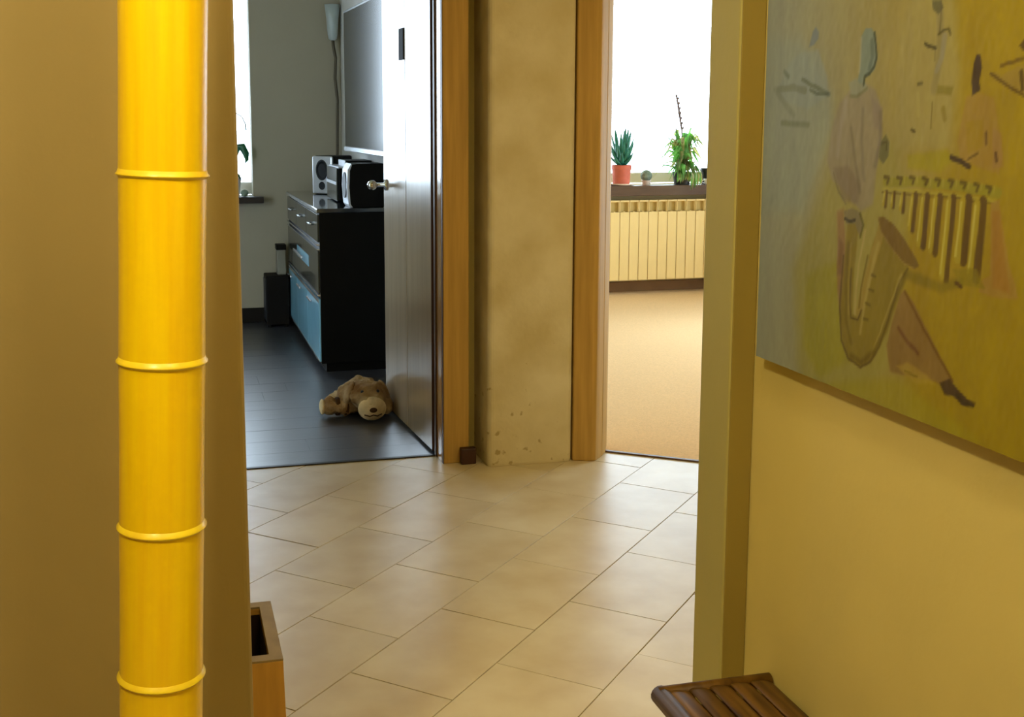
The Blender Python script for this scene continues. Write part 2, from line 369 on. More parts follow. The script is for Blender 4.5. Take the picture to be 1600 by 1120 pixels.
# right room shell
FR = 8.816
st('wall_rear', B(1.40, 2.6, FR, FR+0.16, -0.012, ZC), M['cream_wall'], 'cream wall left of the bright window in the carpeted room')
st('wall_rear', B(4.9, 5.4, FR, FR+0.16, -0.012, ZC), M['cream_wall'], 'cream wall right of the bright window in the carpeted room')
st('wall_rear', B(2.6, 4.9, FR, FR+0.16, -0.012, 0.860), M['cream_wall'], 'cream wall below the window behind the radiator')
st('wall_rear', B(2.6, 4.9, FR, FR+0.16, 2.37, ZC), M['cream_wall'], 'cream wall above the window in the carpeted room')
st('wall_side', B(5.3, 5.46, 3.4, 5.2, -0.012, ZC), M['cream_wall'], 'right side wall of the carpeted room before the added window')
st('wall_side', B(5.3, 5.46, 7.8, 9.0, -0.012, ZC), M['cream_wall'], 'right side wall of the carpeted room beyond the added window')
st('wall_side', B(5.3, 5.46, 5.2, 7.8, 2.30, ZC), M['cream_wall'], 'wall over the added side window')
st('wall_side', B(5.3, 5.46, 5.2, 7.8, -0.012, 0.14), M['cream_wall'], 'low wall under the added side window')
st('wall_near', B(2.66, 5.4, 3.62, 3.74, -0.0119, ZC), M['cream_wall'], 'near wall of the carpeted room')
st('baseboard_rear', B(1.40, 5.3, FR-0.016, FR, 0.004, 0.085), M['base_brown'], 'brown baseboard under the cream radiator', bevel=0.003)

# windows
def window(name, a0, a1, z0, z1, b, label, mull):
    w = empty(name, W(0, 0, 0), ANG, label, 'window'); w['kind'] = 'structure'
    fw = 0.055
    for x0, x1, y0, y1 in ((a0, a1, z0, z0+fw*1.5), (a0, a1, z1-fw, z1)):
        obj('frame_rail', B(x0, x1, b, b+0.06, y0, y1), M['pvc'], w, bevel=0.004)
    for x in [a0, a1-fw] + [m-fw/2 for m in mull]:
        obj('frame_stile', B(x, x+fw, b, b+0.06, z0+fw, z1-fw), M['pvc'], w, bevel=0.004)
    xs = [a0] + list(mull) + [a1]
    for x0, x1 in zip(xs, xs[1:]):
        obj('pane', B(x0+0.02, x1-0.02, b+0.027, b+0.031, z0+0.02, z1-0.02), M['pane'], w)
    return w
window('window_1', -0.92, 0.62, 0.864, 2.40, FL+0.162, 'bright window at the left edge of the dark-floored room', ())
window('window_2', 2.54, 4.96, 0.863, 2.42, FR+0.162, 'wide bright window above the cream radiator', (2.98,))
window('added_window', -0.06, 2.66, 0.10, 2.36, 0.0, 'unseen tall side window added to brighten the carpeted room', (0.9, 1.8))  # out of view, made up to throw more daylight on the carpet
bpy.data.objects['added_window'].location = W(5.462, 7.8, 0); bpy.data.objects['added_window'].rotation_euler = (0, 0, ANG-math.pi/2)
st('trim_4', B(-0.92, 0.625, FL-0.11, FL-0.001, 0.820, 0.862), M['sill_dark'], 'dark windowsill of the left room', bevel=0.005)
st('trim_5', B(2.5, 5.0, FR-0.20, FR-0.001, 0.782, 0.862), M['sill_brown'], 'brown windowsill carrying the potted plants', bevel=0.006)

# left door leaf, open against the party wall
HX, HB = 1.030, 4.668
dvec = Vector((0.985-HX, 5.492-HB)); dl = dvec.length; da = math.atan2(dvec.y, dvec.x)
d1 = empty('door_1', W(HX, HB, 0), ANG+da, 'pale glossy door standing open into the dark-floored room', 'door'); d1['kind'] = 'structure'
# local x runs from hinge to free edge, +y is the face seen from the hall
obj('panel', B(0.004, 0.405, -0.04, 0.0, 0.012, 2.04), M['door_leaf'], d1, bevel=0.003)
obj('panel', B(0.409, dl, -0.04, 0.0, 0.012, 2.04), M['door_leaf'], d1, bevel=0.003)
obj('edge_strip', B(-0.001, 0.0035, -0.04, 0.001, 0.012, 2.04), M['wood_edge'], d1)
obj('name_plate', B(0.418, 0.50, 0.0, 0.005, 1.63, 1.765), M['dark_plate'], d1, bevel=0.003).__setitem__('label', 'small dark rectangular plate at head height')
h = obj('handle', lathe([(0.0, 0), (0.026, 0), (0.026, 0.008), (0.010, 0.012), (0.009, 0.055)], 20, M=Matrix.Translation((dl-0.055, 0, 1.075)) @ Rx(-90)), M['chrome'], d1, smooth=True)
hb = bmesh.new(); ball(hb, (dl-0.055, 0.068, 1.075), 0.023); obj('knob', hb, M['chrome'], h, smooth=True)

# ------------------------------------------------------------------ bamboo pole
lean = math.radians(2.3)
bp = empty('bamboo_pole', (-0.445, 1.5, 0.0), 0, 'thick glossy yellow bamboo pole with ringed nodes standing before the ochre wall', 'bamboo pole')
bp.rotation_euler = (0, lean, 0)
zn = [0.03, 0.235, 0.437, 0.642, 0.850, 1.071, 1.310, 1.555, 1.81, 2.07, 2.33, 2.585]
R0 = 0.0545
for a, b in zip(zn, zn[1:]):
    hgt = b-a; pr = []
    for t in (0, 0.02, 0.06, 0.12, 0.25, 0.4, 0.6, 0.75, 0.88, 0.94, 0.98, 1.0):
        pr.append((R0 - 0.0005*math.sin(math.pi*t), a + t*hgt))
    obj('culm_segment', lathe(pr, 48, cap=False), M['bamboo'], bp, smooth=True)
for z in zn:
    pr = [(R0-0.002, z-0.004), (R0-0.0002, z-0.003), (R0+0.0012, z-0.0012), (R0+0.0034, z+0.0004), (R0+0.0034, z+0.0016), (R0+0.0014, z+0.0036), (R0+0.0002, z+0.0075), (R0-0.002, z+0.009)]
    obj('node_ring', lathe(pr, 48, cap=False), M['bamboo_node'], bp, smooth=True)

# ------------------------------------------------------------------ planter box behind the wall edge
pb = empty('wooden_planter', W(0.040, 2.20, 0), ANG, 'tall pale wooden box with a dark hollow on the tiles behind the left wall edge', 'planter')
hw, hh, th = 0.135, 0.40, 0.024
def wallpiece(s0, s1):
    bm = bmesh.new(); vs = []
    for z, k in ((0, 1.07), (hh, 1.0)):
        for (x, y) in (s0[0], s0[1], s1[1], s1[0]): vs.append(bm.verts.new((x*k, y*k, z)))
    for f in ((3, 2, 1, 0), (4, 5, 6, 7), (0, 1, 5, 4), (1, 2, 6, 5), (2, 3, 7, 6), (3, 0, 4, 7)): bm.faces.new([vs[i] for i in f])
    return bm
o, n_ = hw, hw-th
cs = [(-o, -o), (o, -o), (o, o), (-o, o)]; ci = [(-n_, -n_), (n_, -n_), (n_, n_), (-n_, n_)]
for k in range(4):
    j = (k+1) % 4
    obj('side_board', wallpiece((cs[k], cs[j]), (ci[k], ci[j])), M['crate'], pb, bevel=0.0015)
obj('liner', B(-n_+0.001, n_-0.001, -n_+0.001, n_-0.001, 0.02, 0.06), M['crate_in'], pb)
for k in range(4):
    j = (k+1) % 4
    bm = bmesh.new()
    lo = [bm.verts.new((p[0]*0.999, p[1]*0.999, hh)) for p in (cs[k], cs[j], ci[j], ci[k])]; hi = [bm.verts.new((p[0], p[1], hh+0.004)) for p in (cs[k], cs[j], ci[j], ci[k])]
    bm.faces.new(lo[::-1]); bm.faces.new(hi)
    for i in range(4): bm.faces.new((lo[i], lo[(i+1) % 4], hi[(i+1) % 4], hi[i]))
    obj('rim_strip', bm, M['crate_rim'], pb)
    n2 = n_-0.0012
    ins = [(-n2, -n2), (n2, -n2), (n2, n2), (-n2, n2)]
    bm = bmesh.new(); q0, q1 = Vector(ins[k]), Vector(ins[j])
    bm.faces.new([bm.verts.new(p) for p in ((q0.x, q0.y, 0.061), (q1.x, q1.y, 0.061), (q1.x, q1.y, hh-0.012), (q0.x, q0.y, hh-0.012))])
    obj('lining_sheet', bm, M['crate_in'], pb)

# ------------------------------------------------------------------ bench at the right wall
BH = 0.435
bn = empty('wooden_bench', W(0.872, 1.52, 0), ANG, 'low brown slatted wooden bench along the right wall below the painting', 'bench')
x0, x1 = -0.088, 0.100; yb, yf = 0.215, -0.42
ns = 5; wS = (x1-x0)/ns
for k in range(ns):
    bm = tube([(x0+wS*(k+0.5), yf, BH-0.011), (x0+wS*(k+0.5), yf+0.02, BH-0.009), (x0+wS*(k+0.5), yb-0.02, BH-0.009), (x0+wS*(k+0.5), yb-0.001, BH-0.011)], wS*0.54, 14, flat=0.24)
    obj('slat', bm, M['bench'], bn, smooth=True)
obj('side_rail', tube([(x0-0.008, yf, BH-0.018), (x0-0.008, yb+0.008, BH-0.018)], 0.0165, 16), M['bench_rail'], bn, smooth=True)
obj('side_rail', tube([(x1+0.0, yf, BH-0.018), (x1+0.0, yb+0.006, BH-0.018)], 0.006, 16), M['bench_rail'], bn, smooth=True)
obj('end_rail', tube([(x0-0.014, yb, BH-0.013), (x1+0.004, yb, BH-0.013)], 0.0125, 16), M['bench_rail'], bn, smooth=True)
obj('apron', B(x0+0.004, x0+0.022, yf+0.02, yb-0.012, BH-0.105, BH-0.03), M['bench'], bn, bevel=0.006)
obj('apron', B(x1-0.022, x1-0.004, yf+0.02, yb-0.012, BH-0.105, BH-0.03), M['bench'], bn, bevel=0.006)
obj('apron', B(x0+0.022, x1-0.022, yb-0.032, yb-0.014, BH-0.105, BH-0.03), M['bench'], bn, bevel=0.006)
for xx in (x0+0.016, x1-0.016):
    for yy in (yf+0.04, yb-0.03):
        obj('leg', tube([(xx, yy, 0), (xx, yy, 0.2), (xx, yy, BH-0.03)], [0.013, 0.015, 0.017], 12), M['bench_rail'], bn, smooth=True)

# ------------------------------------------------------------------ dresser
DRB0, DRB1, DRA0, DRA1 = 6.362, 7.98, 0.787, 1.160
dr = empty('dresser', W(0, 0, 0), ANG, 'black dresser with silver trim and bluish glass doors against the white wall', 'dresser')
obj('carcass', B(DRA0, DRA1, DRB0, DRB1, 0.05, 0.876), M['black_lacquer'], dr, bevel=0.003)
obj('plinth', B(DRA0+0.03, DRA1-0.01, DRB0+0.02, DRB1-0.02, 0.0, 0.05), M['black_lacquer'], dr)
obj('top_board', B(DRA0-0.012, DRA1, DRB0-0.006, DRB1+0.006, 0.877, 0.90), M['dresser_top'], dr, bevel=0.003)
obj('trim_strip', B(DRA0-0.016, DRA0-0.0122, DRB0-0.004, DRB1+0.004, 0.878, 0.894), M['silver'], dr)
nb = 3; wb = (DRB1-DRB0)/nb
for k in range(nb):
    y0 = DRB0 + k*wb + 0.003; y1 = y0 + wb - 0.006; c = (y0+y1)/2
    d = obj('drawer', B(DRA0-0.010, DRA0+0.0, y0, y1, 0.718, 0.868), M['drawer_front'], dr, bevel=0.002)
    obj('drawer_handle', tube([(DRA0-0.010, c-0.05, 0.80), (DRA0-0.026, c-0.046, 0.80), (DRA0-0.026, c+0.046, 0.80), (DRA0-0.010, c+0.05, 0.80)], 0.006, 8), M['silver'], d, smooth=True)
    g = obj('door', B(DRA0-0.010, DRA0, y0, y1, 0.062, 0.408), M['frosted'], dr, bevel=0.002)
    g['label'] = 'bluish frosted glass door'
    obj('door_handle', B(DRA0-0.026, DRA0-0.010, c+0.02, c+0.20, 0.350, 0.362), M['silver'], g, bevel=0.003)
    obj('door_rail', B(DRA0-0.012, DRA0-0.0102, y0, y1, 0.388, 0.410), M['silver'], g)
    obj('door_rail', B(DRA0-0.012, DRA0-0.0102, y0, y1, 0.060, 0.072), M['silver'], g)
obj('trim_strip', B(DRA0-0.015, DRA0, DRB0, DRB1, 0.700, 0.708), M['silver'], dr)
obj('trim_strip', B(DRA0-0.015, DRA0, DRB0, DRB1, 0.676, 0.682), M['silver'], dr)
obj('trim_strip', B(DRA0-0.015, DRA0, DRB0, DRB1, 0.424, 0.432), M['silver'], dr)
d = obj('drawer', B(DRA0-0.010, DRA0, DRB0+0.003, DRB1-0.003, 0.438, 0.670), M['drawer_front'], dr, bevel=0.002)
obj('drawer_handle', B(DRA0-0.034, DRA0-0.022, 6.98, 7.45, 0.560, 0.574), M['silver'], d, bevel=0.003)
obj('handle_recess', B(DRA0-0.0115, DRA0-0.009, 6.80, 7.42, 0.535, 0.600), M['frosted'], d)

# hi-fi on the dresser
sp = empty('speaker', W(1.015, 7.62, 0.90), ANG+math.radians(42), 'silver-fronted speaker at the far end of the black dresser', 'speaker')
obj('cabinet', B(-0.055, 0.13, -0.085, 0.085, 0.0, 0.245), M['black_lacquer'], sp, bevel=0.012)
fr = obj('front_baffle', B(-0.075, -0.055, -0.083, 0.083, 0.004, 0.242), M['silver_plastic'], sp, bevel=0.01)
for z, rx, rz_ in ((0.155, 0.050, 0.066), (0.055, 0.026, 0.026)):
    bm = lathe([(0.0, 0.004), (0.3, 0.006), (0.75, -0.002), (0.92, 0.004), (1.0, 0.0)], 28, M=Matrix.Translation((-0.0755, 0, z)) @ Ry(-90) @ Matrix.Diagonal((rz_, rx, 1, 1)))
    obj('cone', bm, M['cone'], fr, smooth=True)
obj('side_band', B(-0.05, 0.128, -0.0875, -0.0845, 0.062, 0.09), M['silver_plastic'], sp, bevel=0.001)
sq = empty('speaker', W(1.05, 6.47, 0.90), ANG, 'black speaker with a curved silver front at the near end of the dresser', 'speaker')
pts = [(-0.075, 0.0), (-0.088, 0.02), (-0.094, 0.11), (-0.090, 0.20), (-0.078, 0.232), (-0.05, 0.238), (0.095, 0.238), (0.095, 0.0)]
def side_prism(pts, y0, y1, bm=None):
    bm = bm or bmesh.new(); a_ = [bm.verts.new((p[0], y0, p[1])) for p in pts]; b_ = [bm.verts.new((p[0], y1, p[1])) for p in pts]
    n = len(pts); bm.faces.new(a_); bm.faces.new(b_[::-1])
    for i in range(n): bm.faces.new((a_[i], b_[i], b_[(i+1) % n], a_[(i+1) % n]))
    return bm
obj('cabinet', side_prism(pts, -0.095, 0.095), M['black_lacquer'], sq, bevel=0.004)
fpts = [(-0.0755, 0.001), (-0.0885, 0.02), (-0.0945, 0.11), (-0.0905, 0.20), (-0.0785, 0.2325), (-0.083, 0.240), (-0.103, 0.205), (-0.108, 0.11), (-0.101, 0.018), (-0.090, 0.001)]
fr = obj('front_baffle', side_prism(fpts, -0.098, 0.098), M['silver_plastic'], sq, bevel=0.003)
bm = lathe([(0.0, 0.003), (0.9, 0.0), (1.0, 0.002), (1.0, -0.004)], 24, M=Matrix.Translation((-0.108, 0, 0.12)) @ Ry(-90) @ Matrix.Diagonal((0.07, 0.07, 1, 1))); obj('cone', bm, M['cone'], fr, smooth=True)
hf = empty('stereo_unit', W(1.06, 7.03, 0.90), ANG, 'flat black stereo unit with silver bands between the two speakers', 'stereo')
obj('cabinet', B(-0.10, 0.09, -0.21, 0.21, 0.006, 0.195), M['black_lacquer'], hf, bevel=0.006)
obj('front_panel', B(-0.112, -0.10, -0.21, 0.21, 0.006, 0.195), M['drawer_front'], hf, bevel=0.004)
obj('silver_band', B(-0.116, -0.112, -0.205, 0.205, 0.10, 0.118), M['silver_plastic'], hf, bevel=0.001)
obj('top_plate', B(-0.10, 0.085, -0.205, 0.205, 0.195, 0.204), M['silver_plastic'], hf, bevel=0.002)
db = empty('disc_player', W(1.075, 6.95, 1.105), ANG, 'slim silver-edged player on top of the stereo unit', 'player')
obj('casing', B(-0.075, 0.075, -0.16, 0.10, 0.0, 0.035), M['black_lacquer'], db, bevel=0.003)
obj('front_bar', B(-0.082, -0.075, -0.16, 0.10, 0.0, 0.036), M['silver_plastic'], db, bevel=0.002)

# television
tvd = math.radians(6.0)
tvo = empty('television', W(1.060, 7.20, 1.185), ANG, 'large dark flat television on the white wall above the dresser', 'television')
tvo.rotation_euler = (0, 0, ANG + math.radians(1.5))
obj('back_shell', B(0.022, 0.05, -1.32, 0.0, 0.03, 0.80), M['tv_frame'], tvo, bevel=0.008)
obj('bezel', B(0.0, 0.022, -1.36, 0.01, 0.0, 0.83), M['tv_frame'], tvo, bevel=0.004)
obj('screen', B(-0.002, 0.0005, -1.345, -0.006, 0.03, 0.815), M['screen'], tvo)
obj('lower_bar', B(-0.010, 0.002, -1.35, 0.0, 0.0, 0.028), M['silver'], tvo, bevel=0.004)
obj('wall_bracket', B(0.05, 0.075, -0.75, -0.55, 0.3, 0.55), M['dark_metal'], tvo)

# floor lamp in the corner
lp = empty('floor_lamp', W(1.085, 8.045, 0), ANG, 'floor lamp with flared frosted shade in the corner behind the television', 'lamp')
lp.location = W(1.115, 8.05, 0)
obj('base', lathe([(0.0, 0), (0.045, 0), (0.045, 0.012), (0.02, 0.03), (0.012, 0.05)], 24), M['stem'], lp, smooth=True)
obj('stem', tube([(0, 0, 0.04), (0.0, 0, 0.6), (0.014, 0, 1.2), (0.020, 0, 1.5), (0.006, 0, 1.65), (0.012, 0, 1.78), (-0.002, 0, 1.86), (-0.006, 0, 1.93)], 0.010, 10), M['stem'], lp, smooth=True)
prs = [(0.014, 1.895), (0.028, 1.905), (0.034, 1.94), (0.041, 2.04), (0.052, 2.13), (0.048, 2.13), (0.037, 2.04), (0.030, 1.94), (0.024, 1.908), (0.0, 1.90)]
obj('lamp_shade', lathe(prs, 28, M=Matrix.Translation((-0.006, 0, 0))), M['shade'], lp, smooth=True)

# dark box with grey case in the far corner
cb = empty('subwoofer', W(0.69, 7.97, 0), ANG, 'dark box on the floor in the far corner left of the dresser', 'speaker')
obj('cabinet', B(-0.075, 0.075, -0.1, 0.1, 0.015, 0.345), M['box_dark'], cb, bevel=0.006)
for sx in (-1, 1):
    for sy in (-1, 1): obj('foot', lathe([(0.012, 0), (0.012, 0.016)], 12, M=Matrix.Translation((sx*0.055, sy*0.08, 0))), M['box_dark'], cb)
obj('grille', B(-0.079, -0.075, -0.085, 0.085, 0.04, 0.32), M['cone'], cb, bevel=0.001)
gc = empty('storage_case', W(0.725, 7.99, 0.345), ANG, 'small grey case standing on the dark box in the far corner', 'case')
obj('case_body', B(-0.028, 0.03, -0.05, 0.05, 0.0, 0.165), M['box_grey'], gc, bevel=0.004)
obj('case_lid', B(-0.032, 0.034, -0.054, 0.054, 0.165, 0.20), M['box_dark'], gc, bevel=0.004)

# ------------------------------------------------------------------ plush toy lying on the dark floor by the door
pt = empty('plush_dog', W(0.815, 5.36, 0), ANG, 'beige and brown plush dog lying on the dark floor at the open door', 'toy')
bm = bmesh.new()
ball(bm, (0.03, 0.10, 0.075), (0.105, 0.13, 0.075))                       # trunk
ball(bm, (0.06, 0.20, 0.08), (0.085, 0.07, 0.065))
ball(bm, (0.055, -0.02, 0.105), (0.088, 0.075, 0.070))                    # head
ball(bm, (0.062, -0.085, 0.070), (0.062, 0.050, 0.058))                   # muzzle root
ball(bm, (-0.06, 0.02, 0.048), (0.075, 0.042, 0.040), Ry(8))              # front paw stretched to the left
ball(bm, (-0.115, 0.03, 0.052), (0.036, 0.044, 0.046))
ball(bm, (0.145, 0.0, 0.045), (0.03, 0.075, 0.04))                       # other paw along the door
ball(bm, (-0.04, 0.19, 0.045), (0.06, 0.075, 0.04)); ball(bm, (0.13, 0.22, 0.045), (0.035, 0.075, 0.04))
body = obj('body', bm, M['plush'], pt, smooth=True)
rm = body.modifiers.new('remesh', 'REMESH'); rm.mode = 'VOXEL'; rm.voxel_size = 0.007; rm.use_smooth_shade = True
sm = body.modifiers.new('smooth', 'SMOOTH'); sm.iterations = 4
tx = bpy.data.textures.new('plush_folds', 'CLOUDS'); tx.noise_scale = 0.045
dm = body.modifiers.new('folds', 'DISPLACE'); dm.texture = tx; dm.strength = 0.034; dm.texture_coords = 'LOCAL'
bm = bmesh.new(); ball(bm, (0.062, -0.108, 0.062), (0.066, 0.036, 0.055), u=24, v=14)
muz = obj('muzzle', bm, M['plush_pale'], pt, smooth=True)
bm = bmesh.new(); ball(bm, (0.062, -0.142, 0.062), (0.018, 0.010, 0.012)); obj('nose', bm, M['plush_dark'], muz, smooth=True)
obj('mouth_seam', tube([(0.022, -0.132, 0.040), (0.045, -0.143, 0.034), (0.062, -0.145, 0.040), (0.080, -0.143, 0.034), (0.102, -0.132, 0.040)], 0.003, 8), M['plush_dark'], muz, smooth=True)
for s in (-1, 1):
    bm = bmesh.new(); ball(bm, (0.058+s*0.036, -0.078, 0.135), 0.008); obj('eye', bm, M['cone'], pt, smooth=True)
    bm = bmesh.new(); ball(bm, (0.055+s*0.082, 0.0, 0.115), (0.020, 0.042, 0.058), Ry(-s*22)); obj('ear', bm, M['plush'], pt, smooth=True)
bm = bmesh.new(); ball(bm, (-0.150, 0.030, 0.05), (0.014, 0.036, 0.036)); obj('paw_pad', bm, M['plush_pale'], pt, smooth=True)
for x_ in (-0.08, -0.04):
    obj('stripe', lathe([(0.0405, -0.010), (0.0435, -0.006), (0.0435, 0.006), (0.0405, 0.010)], 20, M=Matrix.Translation((x_, 0.025, 0.049)) @ Ry(90), cap=False), M['plush_dark'], pt, smooth=True)

# ------------------------------------------------------------------ radiator
ra = empty('radiator', W(0, FR-0.16, 0), ANG, 'cream ribbed radiator under the brown windowsill', 'radiator')
a0, nsec, p_ = 2.86, 22, 0.0802
def section():
    bm = bmesh.new(); w_ = 0.0762
    box(bm, 0, w_, 0, 0.012, 0.115, 0.655)                     # flat front plate
    box(bm, 0.030, w_-0.030, 0.012, 0.085, 0.13, 0.66)         # web
    box(bm, 0, 0.006, 0.006, 0.09, 0.655, 0.735); box(bm, w_-0.006, w_, 0.006, 0.09, 0.655, 0.735)
    box(bm, 0, w_, 0.0, 0.09, 0.733, 0.748)                    # top cap
    box(bm, 0.012, w_-0.012, 0.05, 0.06, 0.655, 0.735)         # vent back
    box(bm, 0.0, w_, 0.03, 0.075, 0.14, 0.19)                  # water-way
    return bm
s0 = obj('section', section(), M['radiator'], ra, bevel=0.003, seg=2)
v0 = obj('vent', B(0.0062, 0.070, 0.030, 0.034, 0.657, 0.732), M['rad_dark'], s0)
s0.location = (a0, 0, 0)
for k in range(1, nsec):
    c = s0.copy(); COL.objects.link(c); c.parent = ra; c.location = (a0+k*p_, 0, 0)
    d = v0.copy(); COL.objects.link(d); d.parent = c
for x in (a0+0.2, a0+1.5):
    obj('bracket', B(x, x+0.03, 0.085, 0.16, 0.2, 0.62), M['radiator'], ra)
obj('pipe', tube([(a0+nsec*p_-0.01, 0.05, 0.165), (a0+nsec*p_+0.04, 0.05, 0.165), (a0+nsec*p_+0.05, 0.05, 0.13), (a0+nsec*p_+0.05, 0.05, 0.004)], 0.011, 10), M['radiator'], ra, smooth=True)

# ------------------------------------------------------------------ plants on the right windowsill
ZS = 0.862
ap = empty('potted_aloe', W(3.445, FR-0.11, ZS), ANG, 'spiky aloe in a red terracotta pot on a saucer on the brown sill', 'potted plant')
obj('saucer', lathe([(0.0, 0), (0.075, 0), (0.098, 0.010), (0.100, 0.016), (0.094, 0.015), (0.07, 0.006), (0.0, 0.006)], 32), M['saucer'], ap, smooth=True)
obj('pot', lathe([(0.0, 0.007), (0.064, 0.007), (0.072, 0.12), (0.077, 0.122), (0.078, 0.158), (0.070, 0.158), (0.068, 0.140), (0.0, 0.140)], 32), M['terracotta'], ap)
obj('soil', lathe([(0.0, 0.146), (0.066, 0.143)], 24), M['soil'], ap)
rnd = random.Random(11)
for k in range(34):
    t = k/34; az = k*2.399; up = 0.35 + 0.95*(1-t)                       # outer leaves first flatter
    ln = 0.15 + 0.09*(1-t) + rnd.uniform(-0.02, 0.02)
    dx, dy = math.cos(az), math.sin(az); pts = []; base = 0.15 + 0.05*(1-t)
    for s in (0, 0.25, 0.5, 0.75, 1.0):
        out = (0.015 + ln*s*math.cos(up)*(1-0.25*s))*0.85; zz = base + ln*s*math.sin(up) + 0.02*s*s
        pts.append((dx*out, dy*out, zz))
    obj('leaf', tube(pts, [0.016, 0.020, 0.017, 0.011, 0.002], 8, flat=0.45), M['aloe'], ap, smooth=True)

tp = empty('trailing_plant', W(3.955, FR-0.115, ZS), ANG, 'bushy pale green plant with arching trailing leaves and a tall dry flower stem', 'potted plant')
obj('pot', lathe([(0.0, 0), (0.060, 0), (0.078, 0.10), (0.080, 0.10), (0.072, 0.10), (0.068, 0.085), (0.0, 0.085)], 28), M['black_pot'], tp)
obj('soil', lathe([(0.0, 0.09), (0.069, 0.087)], 24), M['soil'], tp)
for k in range(120):
    az = rnd.uniform(0, 2*math.pi); hgt = rnd.uniform(0.05, 0.36); rch = rnd.uniform(0.06, 0.22)
    dx, dy = math.cos(az), math.sin(az)*0.62
    drop = rnd.uniform(-0.02, 0.16)
    sp_ = []
    for s in (0, 0.2, 0.4, 0.6, 0.8, 1.0):
        x = rch*(s**1.3); z = 0.09 + hgt*math.sin(min(1, s*1.25)*math.pi/2*1.25)*1.0 - drop*s**2.2
        sp_.append((dx*(0.02+x), dy*(0.02+x), max(z, 0.004)))
    r_ = rnd.uniform(0.010, 0.018)
    obj('leaf', tube(sp_, [r_*0.45, r_*0.9, r_, r_*0.95, r_*0.7, r_*0.1], 6, flat=0.25), M['leaf'] if k % 3 else M['leaf_dry'], tp, smooth=True)
for k in range(22):                                                      # strands hanging over the pot and the sill's front edge
    x = -0.085 + 0.0095*k + rnd.uniform(-0.006, 0.006); lo = rnd.uniform(0.01, 0.05) if k < 12 else rnd.uniform(-0.07, 0.02)
    yb_ = -0.088 if lo > 0 else -0.112; w_ = rnd.uniform(0.007, 0.012)
    ps = [(x*0.4, -0.02, 0.11), (x*0.8, -0.05, 0.15+rnd.uniform(0, 0.05)), (x, -0.078, 0.13), (x+0.006, yb_, 0.08), (x+0.005, yb_-0.002, (0.08+lo)/2), (x+0.002, yb_, lo)]
    obj('leaf', tube(ps, [w_*0.5, w_*0.9, w_, w_, w_*0.8, 0.001], 6, flat=0.3), M['leaf_dry'] if k % 2 else M['leaf'], tp, smooth=True)
obj('flower_stem', tube([(0.0, 0, 0.09), (0.0, 0, 0.30), (-0.010, 0, 0.42), (-0.035, 0, 0.56), (-0.060, 0, 0.685)], [0.003, 0.003, 0.006, 0.010, 0.006], 8), M['flower_stem'], tp, smooth=True)
for k in range(14):
    t = k/13; x = -0.008 - 0.050*t; z = 0.43 + 0.25*t
    s = -1 if k % 2 else 1
    obj('bud', tube([(x, 0, z), (x+s*0.008, 0.004*s, z+0.012), (x+s*0.010, 0, z+0.026)], [0.005, 0.009, 0.002], 6), M['flower_stem'], tp, smooth=True)
obj('flower_stem', tube([(-0.01, 0, 0.09), (-0.035, 0, 0.25), (-0.055, 0, 0.36), (-0.062, 0, 0.46)], [0.004, 0.004, 0.006, 0.003], 6), M['flower_stem'], tp, smooth=True)

cc = empty('small_cactus', W(3.675, FR-0.06, ZS), ANG, 'small round grey-green cactus left of the trailing plant', 'potted plant')
obj('pot', lathe([(0.0, 0), (0.03, 0), (0.038, 0.035), (0.034, 0.035), (0.0, 0.03)], 20), M['saucer'], cc)
bm = bmesh.new(); seg_ = 20
rings = []
for j in range(9):
    ph = -0.35*math.pi + j/8*0.85*math.pi; rr = 0.046*math.cos(ph); zz = 0.070 + 0.046*math.sin(ph)
    rings.append([bm.verts.new((rr*(1 if i % 2 else 0.86)*math.cos(2*math.pi*i/seg_), rr*(1 if i % 2 else 0.86)*math.sin(2*math.pi*i/seg_), zz)) for i in range(seg_)])
for r1, r2 in zip(rings, rings[1:]):
    for i in range(seg_): bm.faces.new((r1[i], r1[(i+1) % seg_], r2[(i+1) % seg_], r2[i]))
bm.faces.new(rings[0][::-1]); bm.faces.new(rings[-1])
obj('cactus_body', bm, M['grey_stone'], cc, smooth=True)
cu = empty('white_cup', W(4.150, FR-0.17, ZS), ANG, 'small white cup at the right end of the visible sill', 'cup')
obj('cup_body', lathe([(0.0, 0), (0.020, 0), (0.030, 0.035), (0.031, 0.045), (0.028, 0.045), (0.018, 0.006), (0.0, 0.005)], 24), M['white_glaze'], cu, smooth=True)
obj('handle', tube([(-0.028, 0, 0.036), (-0.044, 0, 0.032), (-0.044, 0, 0.016), (-0.024, 0, 0.012)], 0.004, 8), M['white_glaze'], cu, smooth=True)
bk = empty('black_pot', W(4.20, FR-0.07, ZS), ANG, 'small black flowerpot behind the white cup on the sill', 'pot')
obj('pot_body', lathe([(0.0, 0), (0.045, 0), (0.058, 0.10), (0.063, 0.10), (0.063, 0.125), (0.055, 0.125), (0.052, 0.10), (0.0, 0.09)], 24), M['black_pot'], bk, smooth=False)
obj('soil', lathe([(0.0, 0.101), (0.0515, 0.100)], 20), M['soil'], bk)

